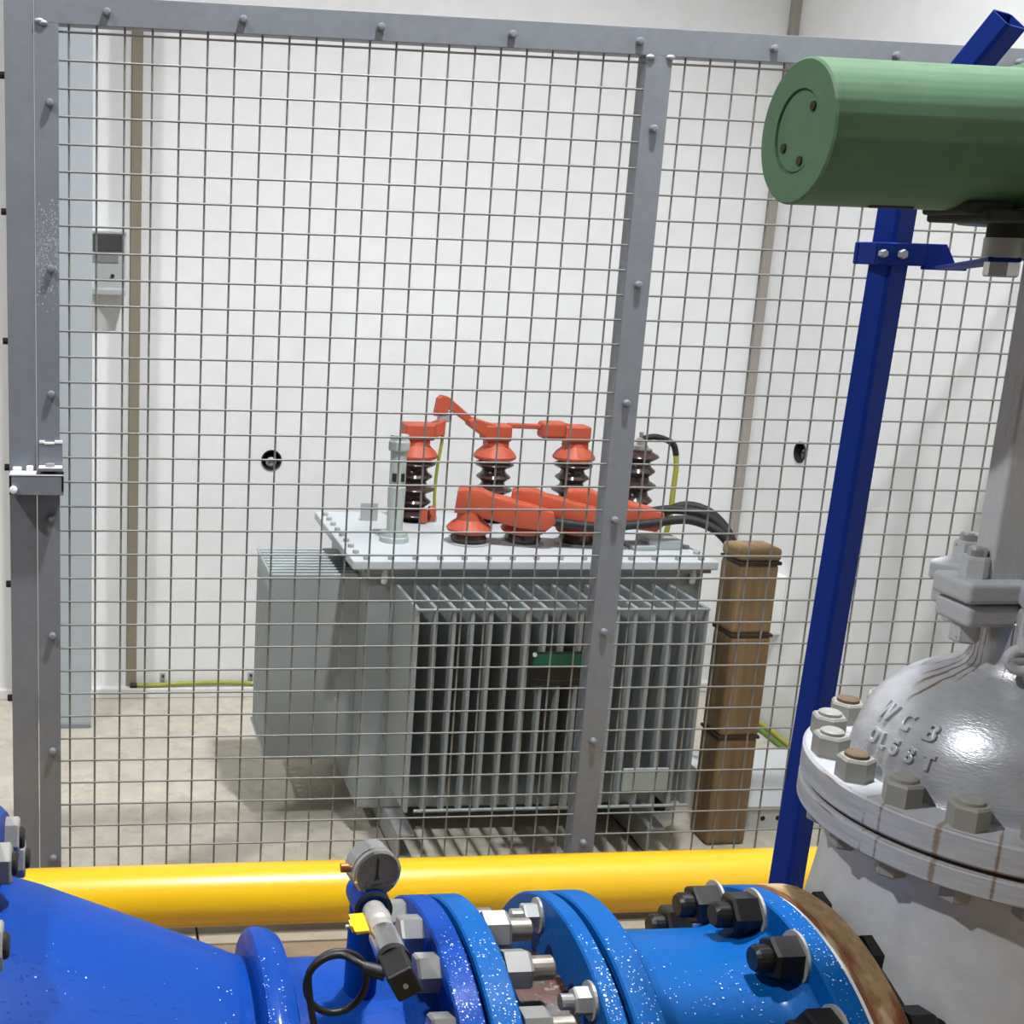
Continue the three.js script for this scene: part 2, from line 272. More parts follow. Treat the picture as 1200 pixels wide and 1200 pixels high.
// ------------------------------------------------------------------ transformer
const hexS = hexGeo(0.0085, 0.008);
{
  const t = thing('power_transformer', 'grey oil transformer with finned radiators and red capped bushings on its lid', 'transformer', [1.12, 0, -0.65]);
  part('tank', metreUV(bx(0.70, 1.548, 0.071, 0.700, -0.95, -0.45, 0.006)), M.tank, t);
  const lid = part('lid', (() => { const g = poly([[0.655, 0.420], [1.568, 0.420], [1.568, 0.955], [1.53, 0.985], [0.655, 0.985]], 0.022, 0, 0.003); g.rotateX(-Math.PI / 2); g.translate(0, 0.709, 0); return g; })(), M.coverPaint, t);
  for (let i = 0; i < 15; i++) at('lid_bolt', hexS, M.zinc, lid, [0.69 + i * 0.060, 0.72, -0.437], UP, i);
  for (let i = 1; i < 9; i++) at('lid_bolt', hexS, M.zinc, lid, [0.676, 0.72, -0.437 - i * 0.062], UP, i);
  for (let i = 1; i < 8; i++) at('lid_bolt', hexS, M.zinc, lid, [1.548, 0.72, -0.437 - i * 0.062], UP, i);
  part('tank_rim', bx(0.685, 1.560, 0.686, 0.699, -0.968, -0.436, 0.002), M.fin, t);
  // corrugated fins, front bank and left bank
  const fin = new RoundedBoxGeometry(0.0095, 0.500, 0.214, 2, 0.004), lfin = new RoundedBoxGeometry(0.225, 0.489, 0.0095, 2, 0.004);
  for (let i = 0; i < 17; i++) at('radiator_fin', fin, M.fin, t, [0.772 + i * 0.0430, 0.407, -0.344]);
  for (let i = 0; i < 10; i++) at('radiator_fin', lfin, M.fin, t, [0.589, 0.4125, -0.545 - i * 0.0294]);
  part('fin_rod', cyl(V(0.77, 0.653, -0.2365), V(1.464, 0.653, -0.2365), 0.0035, 0.0035, 10), M.fin, t);
  part('fin_rod', cyl(V(0.79, 0.163, -0.2365), V(1.464, 0.163, -0.2365), 0.004, 0.004, 10), M.fin, t);
  part('fin_rod', cyl(V(0.4765, 0.652, -0.540), V(0.4765, 0.652, -0.815), 0.003, 0.003, 10), M.fin, t);
  part('fin_rod', cyl(V(0.4765, 0.176, -0.540), V(0.4765, 0.176, -0.815), 0.005, 0.005, 10), M.fin, t);
  // cross rails under the tank
  for (const x of [0.772, 1.405]) part('skid_rail', merge([bx(x, x + 0.044, 0.064, 0.071, -1.02, -0.305, 0.001), bx(x, x + 0.006, 0, 0.064, -1.02, -0.305, 0.001), bx(x, x + 0.044, 0, 0.006, -1.02, -0.300, 0.001)]), M.zinc, t);
  // pale hooks under the lid
  for (const x of [0.737, 1.515]) part('lid_hook', (() => { const g = new THREE.CapsuleGeometry(0.008, 0.026, 6, 12); g.translate(x, 0.678, -0.441); return g; })(), M.white, t);
  part('name_plate', bx(1.044, 1.188, 0.470, 0.553, -0.236, -0.2315, 0.001), std({ map: plateTex(), roughness: 0.35 }), t);
  for (const [x, y] of [[1.050, 0.547], [1.182, 0.547]]) part('plate_screw', cyl(V(x, y, -0.2315), V(x, y, -0.229), 0.005), M.white, t);
  part('drain_cover', bx(1.292, 1.405, 0.205, 0.262, -0.236, -0.228, 0.002), M.pole, t);
  { const g = lathe([[0, 0.036], [0.02, 0.037], [0.030, 0.046], [0.034, 0.060], [0.030, 0.068], [0, 0.070]], 32); g.translate(1.475, 0, -0.392); part('drain_valve', g, M.white, t); }
  part('drain_pipe', tube([[1.475, 0.05, -0.40], [1.49, 0.10, -0.43], [1.49, 0.13, -0.452]], 0.014, 16, 12), M.blackRub, t);
  // lifting lug plate and filler tube on the lid
  part('lifting_lug', (() => { const s = new THREE.Shape([[-0.023, 0], [0.023, 0], [0.023, 0.048], [-0.023, 0.048]].map(([x, y]) => new THREE.Vector2(x, y))); const h = new THREE.Path(); h.absarc(0, 0.024, 0.006, 0, 6.283, true); s.holes.push(h); const g = new THREE.ExtrudeGeometry(s, { depth: 0.008, bevelEnabled: false }); g.translate(0.785, 0.72, -0.874); return g; })(), M.zinc, t);
  const ft = part('filler_tube', latheY([[0, 0.72], [0.037, 0.72], [0.037, 0.733], [0.034, 0.735], [0.034, 0.745], [0.020, 0.746], [0.0225, 0.86], [0.0205, 0.862], [0.0205, 0.955], [0, 0.955]], 0.80, -0.629, 24, 0.4), M.pole, t);
  part('filler_cap', crease(latheY([[0, 0.952], [0.0255, 0.952], [0.027, 0.956], [0.027, 0.975], [0.0235, 0.980], [0.0235, 0.992], [0, 0.992]], 0.80, -0.629, 12, 0.3), 0.3), M.pole, ft);
  for (const x of [0.788, 0.809]) part('tube_slot', bx(x - 0.005, x + 0.005, 0.876, 0.897, -0.616, -0.6085, 0.001), M.hole, ft);
  // insulators
  const shedProf = (y0, y1, n) => { const p = [[0, y0], [0.036, y0]]; const d = (y1 - y0) / n; for (let i = 0; i < n; i++) { const y = y0 + d * i, R = i % 2 ? 0.047 : 0.054; p.push([0.031, y + d * 0.15], [R * 0.93, y + d * 0.42], [R, y + d * 0.52], [R * 0.95, y + d * 0.63], [0.034, y + d * 0.86]); } p.push([0.033, y1], [0, y1]); return p; };
  const HZ = -0.88, HX = [0.909, 1.128, 1.352];
  HX.forEach((x, i) => {
    const b = part('high_voltage_bushing', latheY(shedProf(0.72, 0.895, 5), x, HZ, 36, 0.7), M.insul, t);
    part('skirt', latheY([[0.050, 0.892], [0.057, 0.896], [0.058, 0.902], [0.050, 0.914], [0.032, 0.930], [0.028, 0.945], [0, 0.946]], x, HZ, 36, 0.6), M.red, b);
    const L = [[0.868, 0.950], [1.088, 1.162], [1.312, 1.384]][i];
    part('boot', merge([bx(L[0], L[1], 0.944, 0.988, HZ - 0.030, HZ + 0.034, 0.006), bx(x - 0.03, x + 0.03, 0.925, 0.952, HZ - 0.026, HZ + 0.028, 0.006)]), M.red, b);
    if (i === 0) for (const [dx, dz] of [[-0.046, 0.02], [0.018, 0.046], [0.048, 0.02]]) part('base_clamp', bx(x + dx - 0.010, x + dx + 0.010, 0.722, 0.764, HZ + dz - 0.008, HZ + dz + 0.008, 0.004), M.red, b);
  });
  part('link_strap', poly([[0.935, 0.984], [0.978, 1.000], [0.978, 0.960], [0.940, 0.948]], 0.046, HZ + 0.004, 0.003), M.red, t);
  part('link_strap', poly([[0.950, 1.008], [0.957, 1.055], [0.968, 1.064], [0.986, 1.060], [1.052, 1.008], [1.056, 0.990], [1.040, 0.992], [0.987, 1.028], [0.984, 1.012]], 0.030, HZ, 0.003), M.red, t);
  part('link_clamp', bx(0.962, 0.998, 0.992, 1.020, HZ - 0.012, HZ + 0.012, 0.004), M.zinc, t);
  part('link_strap', poly([[1.040, 1.000], [1.064, 1.004], [1.112, 0.990], [1.112, 0.950], [1.092, 0.952], [1.044, 0.984]], 0.050, HZ + 0.006, 0.003), M.red, t);
  part('link_strap', poly([[1.158, 0.991], [1.250, 0.989], [1.262, 0.996], [1.330, 0.992], [1.330, 0.955], [1.262, 0.955], [1.250, 0.976], [1.158, 0.978]], 0.022, HZ, 0.003), M.red, t);
  part('link_boot', bx(1.248, 1.318, 0.952, 0.998, HZ - 0.026, HZ + 0.026, 0.010), M.red, t);
  // bushing at the right end with bare terminal
  const nb = part('neutral_bushing', latheY(shedProf(0.72, 0.925, 5), 1.540, HZ, 36, 0.7), M.insul, t);
  part('terminal', latheY([[0, 0.925], [0.022, 0.925], [0.022, 0.935], [0.012, 0.937], [0.012, 0.955], [0.006, 0.957], [0.006, 0.972], [0, 0.972]], 1.540, HZ, 16, 0.4), M.steel, nb);
  // low voltage bushings with red boots
  const lvBoot = () => {
    const prof = lathe([[0.048, 0.748], [0.055, 0.752], [0.058, 0.759], [0.050, 0.769], [0.034, 0.782], [0.030, 0.806], [0, 0.806]], 36);
    const arm = poly([[-0.040, 0.800], [-0.034, 0.856], [-0.020, 0.862], [0.022, 0.862], [0.048, 0.850], [0.150, 0.830], [0.205, 0.816], [0.212, 0.790], [0.190, 0.768], [0.120, 0.772], [0.060, 0.786], [0.030, 0.790], [0.020, 0.800]], 0.062, 0, 0.006);
    const g = merge([prof, arm]); g.rotateY(-0.30); return crease(g, 0.6);
  };
  const bootGeo = lvBoot(), LZ = -0.615;
  [0.990, 1.133, 1.278].forEach((x) => {
    const b = part('low_voltage_bushing', latheY([[0, 0.72], [0.036, 0.72], [0.044, 0.727], [0.046, 0.735], [0.042, 0.745], [0.040, 0.756], [0, 0.757]], x, LZ, 32), M.insul, t);
    at('boot', bootGeo, M.red, b, [x, 0, LZ]);
    part('flange_ring', latheY([[0, 0.7195], [0.052, 0.7195], [0.054, 0.722], [0.050, 0.724], [0, 0.724]], x, LZ, 32), M.fin, b);
  });
  part('terminal_plate', bx(1.44, 1.53, 0.72, 0.745, -0.62, -0.54, 0.004), M.fin, t);
  part('clamp_plate', bx(1.395, 1.455, 0.72, 0.732, -0.60, -0.53, 0.003), M.fin, t);
}
function plateTex() {
  const c = document.createElement('canvas'); c.width = 256; c.height = 148; const g = c.getContext('2d');
  g.fillStyle = '#16201d'; g.fillRect(0, 0, 256, 148); g.fillStyle = '#0d5a44'; g.fillRect(6, 8, 244, 60); g.fillStyle = '#13161c'; g.fillRect(6, 68, 244, 72);
  g.strokeStyle = '#2c6a58'; for (let i = 0; i < 4; i++) { g.beginPath(); g.moveTo(14, 20 + i * 12); g.lineTo(240, 20 + i * 12); g.stroke(); }
  g.strokeStyle = '#55595e'; g.lineWidth = 2; g.beginPath(); g.moveTo(14, 116); g.lineTo(120, 126); g.lineTo(242, 114); g.stroke();
  const t = new THREE.CanvasTexture(c); t.colorSpace = THREE.SRGBColorSpace; return t;
}
// cables
function cable(name, label, cat, pts, r, mat, group) {
  const g = thing(name, label, cat, pts[0], group); part('sheath', tube(pts, r, 64, 12), mat, g); return g;
}
cable('power_cable', 'black power cable leaving the leftmost red boot towards the wooden cable guard', 'cable', [[1.180, 0.790, -0.553], [1.30, 0.780, -0.535], [1.42, 0.790, -0.53], [1.54, 0.800, -0.53], [1.605, 0.772, -0.50], [1.648, 0.700, -0.475], [1.656, 0.45, -0.468], [1.656, 0.014, -0.468]], 0.0115, M.blackRub);
cable('power_cable', 'black power cable leaving the middle red boot towards the wooden cable guard', 'cable', [[1.325, 0.790, -0.553], [1.40, 0.802, -0.57], [1.50, 0.818, -0.575], [1.60, 0.802, -0.555], [1.655, 0.735, -0.525], [1.669, 0.62, -0.508], [1.669, 0.3, -0.508], [1.669, 0.014, -0.508]], 0.0115, M.blackRub);
cable('power_cable', 'black power cable leaving the rightmost red boot towards the wooden cable guard', 'cable', [[1.470, 0.790, -0.553], [1.50, 0.803, -0.60], [1.56, 0.822, -0.61], [1.62, 0.806, -0.59], [1.672, 0.74, -0.565], [1.685, 0.60, -0.55], [1.685, 0.3, -0.55], [1.685, 0.014, -0.55]], 0.0115, M.blackRub);
{
  const g = cable('earth_cable', 'yellow green earth wire hanging from the red link to the lid', 'cable', [[0.978, 0.998, -0.866], [0.974, 0.94, -0.868], [0.966, 0.86, -0.87], [0.963, 0.79, -0.865], [0.966, 0.728, -0.86]], 0.0045, M.cableYG);
  part('lug', cyl(V(0.966, 0.720, -0.86), V(0.966, 0.735, -0.86), 0.006), M.zinc, g);
  const h = cable('earth_cable', 'yellow green earth wire curving down from the bare dark bushing at the right', 'cable', [[1.600, 0.955, -0.872], [1.630, 0.940, -0.868], [1.641, 0.89, -0.862], [1.640, 0.82, -0.86], [1.634, 0.70, -0.86], [1.60, 0.60, -0.86], [1.549, 0.57, -0.86]], 0.0075, M.cableYG);
  part('black_end', tube([[1.546, 0.955, -0.876], [1.575, 0.960, -0.875], [1.605, 0.954, -0.872], [1.630, 0.940, -0.868], [1.640, 0.910, -0.8645]], 0.0085, 24, 12), M.blackRub, h);
  const w = cable('earth_cable', 'yellow earth conductor running along the foot of the back wall', 'cable', [[0.178, 0.041, -1.462], [0.24, 0.042, -1.462], [0.34, 0.046, -1.464], [0.46, 0.048, -1.464], [0.60, 0.043, -1.462], [0.95, 0.043, -1.462]], 0.0075, M.cableYG);
  part('black_end', cyl(V(0.160, 0.041, -1.462), V(0.182, 0.041, -1.462), 0.0085), M.blackRub, w);
  for (const x of [0.265, 0.552]) { part('wall_clip', bx(x - 0.008, x + 0.008, 0.052, 0.080, -1.48, -1.470, 0.002), M.zinc, w); part('clip_screw', cyl(V(x, 0.070, -1.470), V(x, 0.070, -1.464), 0.004), M.gasket, w); }
  cable('earth_cable', 'yellow earth cable lying on the floor along the right wall', 'cable', [[2.140, 0.0095, -1.40], [2.142, 0.0095, -1.2], [2.146, 0.0095, -1.06], [2.142, 0.0095, -0.95], [2.13, 0.0095, -0.80]], 0.0095, M.cableYG);
  cable('earth_cable', 'green earth cable lying on the floor beside the yellow one', 'cable', [[2.112, 0.0075, -1.40], [2.116, 0.0075, -1.2], [2.120, 0.0075, -1.06], [2.116, 0.0075, -0.95], [2.104, 0.0075, -0.80]], 0.0075, M.cableG);
}

// ------------------------------------------------------------------ wooden cable guard, floor plinth, wall fittings, sheet panel
{
  const t = thing('wooden_cable_guard', 'upright brown wooden cable guard with dark straps beside the transformer', 'cable guard', [1.632, 0, -0.39]);
  for (const [a, b, i] of [[0.0, 0.288, 0], [0.293, 0.552, 0.0008], [0.557, 0.732, -0.0006]]) part('board', metreUV(bx(1.580 + i, 1.685 + i, a, b, -0.436, -0.342 + i, 0.010)), M.wood, t);
  part('top_board', metreUV(bx(1.579, 1.687, 0.740, 0.772, -0.437, -0.341, 0.009)), M.wood, t);
  for (const y of [0.286, 0.550, 0.731]) part('strap', bx(1.5788, 1.6880, y, y + 0.0085, -0.4375, -0.3405, 0.0015), M.strap, t);
}
{
  const t = thing('steel_plinth', 'low pale steel floor channel with bolt holes right of the wooden guard', 'plinth', [1.92, 0, -0.59]);
  part('channel', bx(1.700, 2.100, 0, 0.064, -0.78, -0.418, 0.003), M.plinth, t);
  part('cover', bx(1.698, 2.102, 0.064, 0.070, -0.782, -0.413, 0.001), M.plinth, t);
  for (const x of [1.62, 1.770, 1.812, 1.90, 2.0].slice(1)) part('bolt_hole', cyl(V(x, 0.034, -0.4185), V(x, 0.034, -0.4172), 0.0065, 0.0065, 16), M.hole, t);
}
{
  const mk = (label, pos, dir) => {
    const t = thing('wall_socket', label, 'wall socket', pos); const p = pos;
    part('cup', latheDir([[0, -0.05], [0.030, -0.05], [0.030, 0.001], [0.0325, 0.002], [0.0325, 0.004], [0.0285, 0.004], [0.0285, -0.046], [0, -0.046]], p, dir), M.hole, t);
    part('plug', latheDir([[0, -0.046], [0.017, -0.046], [0.017, -0.012], [0.011, -0.008], [0.011, -0.02], [0, -0.02]], [p[0] + 0.001, p[1] - 0.008, p[2]], dir), M.zinc, t);
  };
  mk('round dark lifting socket in the back wall left of the transformer', [0.596, 0.78, -1.48], V(0, 0, 1));
  mk('round dark lifting socket in the right hand wall behind the fence', [2.167, 0.88, -1.144], V(-1, 0, 0));
  const b = thing('junction_box', 'small white junction box low on the right wall behind the wooden guard', 'junction box', [2.167, 0.30, -1.18]);
  part('box', bx(2.125, 2.167, 0.305, 0.495, -1.235, -1.125, 0.004), M.white, b);
  part('lid_line', bx(2.123, 2.128, 0.398, 0.401, -1.230, -1.130, 0.0005), M.brass, b);
  const w = thing('wall_meter', 'small pale grey wall meter with a dark window beside the brown wall joint', 'meter', [0.083, 1.28, -1.48]);
  part('case', bx(0.020, 0.134, 1.282, 1.462, -1.48, -1.425, 0.006), M.meter, w);
  part('window', bx(0.028, 0.128, 1.405, 1.452, -1.4255, -1.422, 0.001), M.darkWin, w);
  part('grey_label', bx(0.028, 0.112, 1.372, 1.401, -1.4255, -1.423, 0.001), M.greyLab, w);
  part('window_frame', bx(0.018, 0.136, 1.455, 1.464, -1.48, -1.418, 0.003), M.meter, w);
  part('knob', cyl(V(0.095, 1.335, -1.425), V(0.095, 1.335, -1.417), 0.006), M.gasket, w);
  part('tray', bx(0.020, 0.134, 1.278, 1.300, -1.48, -1.395, 0.006), M.meter, w);
}
{
  const p = thing('sheet_panel', 'tall pale grey sheet panel standing behind the left fence stile', 'panel', [-0.03, 0, -1.21]);
  part('sheet', bx(-0.10, 0.037, 0.012, 2.35, -1.222, -1.205, 0.003), M.panel, p);
  part('foot_channel', bx(-0.10, 0.036, 0, 0.014, -1.226, -1.200, 0.002), M.greyLab, p);
}

// ------------------------------------------------------------------ yellow pipe in front of the fence
{
  const y = 0.2315, z = 0.25, t = thing('yellow_pipe', 'long glossy yellow pipe running along the foot of the fence', 'pipe', [0.6, 0, z]);
  part('pipe', cyl(V(-4.1, y, z), V(2.16, y, z), 0.0585, 0.0585, 64), M.yellow, t);
  for (const x of [-0.9, 0.62, 1.72]) { const s = part('saddle', bx(x - 0.03, x + 0.03, 0.02, 0.178, z - 0.025, z + 0.025, 0.003), M.yellow, t); part('foot_plate', bx(x - 0.06, x + 0.06, -0.002, 0.02, z - 0.06, z + 0.06, 0.003), M.yellow, s); }
}

// ------------------------------------------------------------------ blue pipe line
const PY = 0.588, PZ = 1.389, XP = V(1, 0, 0), XN = V(-1, 0, 0);
const ring = (r, deg) => [PY + r * Math.cos(deg * Math.PI / 180), PZ + r * Math.sin(deg * Math.PI / 180)];
const disc = (x0, x1, R, r0, c = 0.002) => latheX([[r0, x0], [R - c, x0], [R, x0 + c], [R, x1 - c], [R - c, x1], [r0, x1], [r0, x0]], PY, PZ, 144, 0.4);
{
  const t = thing('blue_reducer', 'deep blue tapering pipe reducer with a collar and bolted flange', 'pipe', [0.15, PY - 0.33, PZ]);
  part('cone', latheX([[0.262, -0.035], [0.2515, 0.0], [0.215, 0.098], [0.190, 0.163], [0.179, 0.190], [0.174, 0.205], [0.172, 0.23], [0.172, 0.335], [0.178, 0.352], [0.188, 0.371], [0.150, 0.371], [0.150, 0.20], [0.235, -0.035], [0.262, -0.035]], PY, PZ, 144, 0.4), M.blueA, t);
  part('collar', latheX([[0.171, 0.204], [0.196, 0.204], [0.202, 0.208], [0.204, 0.216], [0.202, 0.226], [0.196, 0.236], [0.180, 0.240], [0.171, 0.242]], PY, PZ, 144, 0.7), M.blueA, t);
  part('flange', disc(0.370, 0.3955, 0.230, 0.15), M.blueA, t);
  part('large_flange', disc(-0.086, -0.036, 0.330, 0.235, 0.006), M.blueA, t);
  part('pipe_end', latheX([[0.26, -0.9], [0.26, -0.086], [0.235, -0.086], [0.235, -0.9], [0.26, -0.9]], PY, PZ, 96), M.blueA, t);
  const head = hexGeo(0.0185, 0.022), bigNut = hexGeo(0.021, 0.014), bigStud = crease(lathe([[0, 0], [0.011, 0], [0.011, 0.003], [0.009, 0.005], [0, 0.005]], 20), 0.5);
  for (let k = 0; k < 20; k++) { const [y, z] = ring(0.209, -7 + k * 18); at('bolt_head', head, M.brightNut, t, [0.370, y, z], XN, k * 0.31 * 0 + 0.26); }
  for (let k = 0; k < 16; k++) { const [y, z] = ring(0.298, -26 + k * 22.5); const n = at('nut', bigNut, M.nut, t, [-0.036, y, z], XP, k * 0.5); ORG.set(n, [0, 0, 0]); const s = flags(new THREE.Mesh(bigStud, M.gasket)); s.name = 'stud'; s.position.y = 0.014; n.add(s); }
}
const nutM = hexGeo(0.0195, 0.026), studM = crease(lathe([[0, 0], [0.0115, 0], [0.0115, 0.022], [0.0095, 0.024], [0, 0.024]], 20), 0.5);
const washer = crease(lathe([[0, 0], [0.022, 0], [0.022, 0.003], [0, 0.003]], 28), 0.5);
function nutSet(parent, x, r, degs, dir, mats, spin, g = { n: nutM, s: studM, w: washer, h: 0.026 }) {
  degs.forEach((d, i) => {
    const [y, z] = ring(r, d), sx = dir.x;
    const n = at('nut', g.n, mats[0], parent, [x + sx * 0.003, y, z], dir, spin + i * 0.37);
    const s = flags(new THREE.Mesh(g.s, mats[1])); s.name = 'stud'; s.position.y = g.h; n.add(s);
    if (mats[2]) { const w = flags(new THREE.Mesh(g.w, mats[2])); w.name = 'washer'; w.position.y = -0.003; n.add(w); }
  });
}
{
  const t = thing('dismantling_joint', 'pair of bright blue flanges joined by a short rusty sleeve', 'pipe joint', [0.46, PY - 0.23, PZ]);
  part('flange', disc(0.4005, 0.429, 0.230, 0.15), M.blueB, t);
  part('hub', latheX([[0.150, 0.429], [0.184, 0.429], [0.182, 0.448], [0.176, 0.452], [0.150, 0.452]], PY, PZ, 128), M.blueB, t);
  part('sleeve', latheX([[0.150, 0.425], [0.1705, 0.425], [0.1705, 0.512], [0.150, 0.512]], PY, PZ, 128), M.sleeve, t);
  part('gasket', disc(0.3955, 0.4005, 0.205, 0.15, 0.0005), M.gasket, t);
  part('gland_flange', disc(0.506, 0.5245, 0.230, 0.170), M.blueB, t);
  const degs = []; for (let k = 0; k < 19; k++) degs.push(-7 + k * 18);
  nutSet(t, 0.429, 0.209, degs, XP, [M.brightNut, M.studSteel], 0.26);
  nutSet(t, 0.506, 0.209, [-19, 22, 67, 112, 157, 202, 247, 292], XN, [M.zinc, M.steel, M.zinc], 0.4, { n: hexGeo(0.0135, 0.015), s: crease(lathe([[0, 0], [0.0075, 0], [0.0075, 0.012], [0, 0.013]], 16), 0.5), w: crease(lathe([[0, 0], [0.018, 0], [0.018, 0.003], [0, 0.003]], 24), 0.5), h: 0.015 });
}
{
  const t = thing('blue_pipe_spool', 'bright blue flanged pipe spool with black nuts between joint and valve', 'pipe', [0.64, PY - 0.23, PZ]);
  part('flange', disc(0.5305, 0.560, 0.230, 0.15), M.blueB, t);
  part('gasket', disc(0.5245, 0.5305, 0.212, 0.15, 0.0005), M.gasket, t);
  part('barrel', latheX([[0.16, 0.556], [0.205, 0.559], [0.198, 0.564], [0.1925, 0.575], [0.189, 0.590], [0.187, 0.61], [0.187, 0.690], [0.189, 0.705], [0.195, 0.718], [0.204, 0.726], [0.16, 0.728]], PY, PZ, 144, 0.9), M.blueB, t);
  part('flange', disc(0.7255, 0.7505, 0.230, 0.15), M.blueB, t);
  const degs = []; for (let k = 0; k < 16; k++) degs.push(-11.25 + k * 22.5);
  nutSet(t, 0.7255, 0.211, degs, XN, [M.blackNut, M.blackNut, M.washer], 0.2, { n: hexGeo(0.0225, 0.027), s: crease(lathe([[0, 0], [0.0135, 0], [0.0135, 0.012], [0.011, 0.016], [0, 0.016]], 20), 0.5), w: crease(lathe([[0, 0], [0.0255, 0], [0.0255, 0.003], [0, 0.003]], 28), 0.5), h: 0.027 });
}

// pale specks that paint in glints of light on the walkway side
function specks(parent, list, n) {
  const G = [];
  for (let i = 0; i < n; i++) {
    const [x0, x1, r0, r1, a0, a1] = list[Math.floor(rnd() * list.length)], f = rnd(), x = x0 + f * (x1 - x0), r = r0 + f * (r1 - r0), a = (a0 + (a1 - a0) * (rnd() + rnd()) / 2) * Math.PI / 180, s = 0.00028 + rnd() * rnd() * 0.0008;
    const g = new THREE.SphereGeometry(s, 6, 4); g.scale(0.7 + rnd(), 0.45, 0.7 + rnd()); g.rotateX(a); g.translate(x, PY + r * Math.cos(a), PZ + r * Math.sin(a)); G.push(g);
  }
  const m = part('painted_glints', merge(G), M.speck, parent); m.userData.kind = 'stuff';
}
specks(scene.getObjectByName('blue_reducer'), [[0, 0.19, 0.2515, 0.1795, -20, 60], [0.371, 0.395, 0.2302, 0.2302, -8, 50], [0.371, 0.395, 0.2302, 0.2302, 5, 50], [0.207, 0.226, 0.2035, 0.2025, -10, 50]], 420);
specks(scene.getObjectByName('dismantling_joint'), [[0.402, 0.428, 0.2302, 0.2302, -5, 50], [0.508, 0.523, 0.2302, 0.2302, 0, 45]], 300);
specks(scene.getObjectByName('blue_pipe_spool'), [[0.532, 0.558, 0.2302, 0.2302, 0, 45], [0.575, 0.70, 0.190, 0.1875, -5, 45], [0.727, 0.749, 0.2302, 0.2302, -10, 45]], 300);

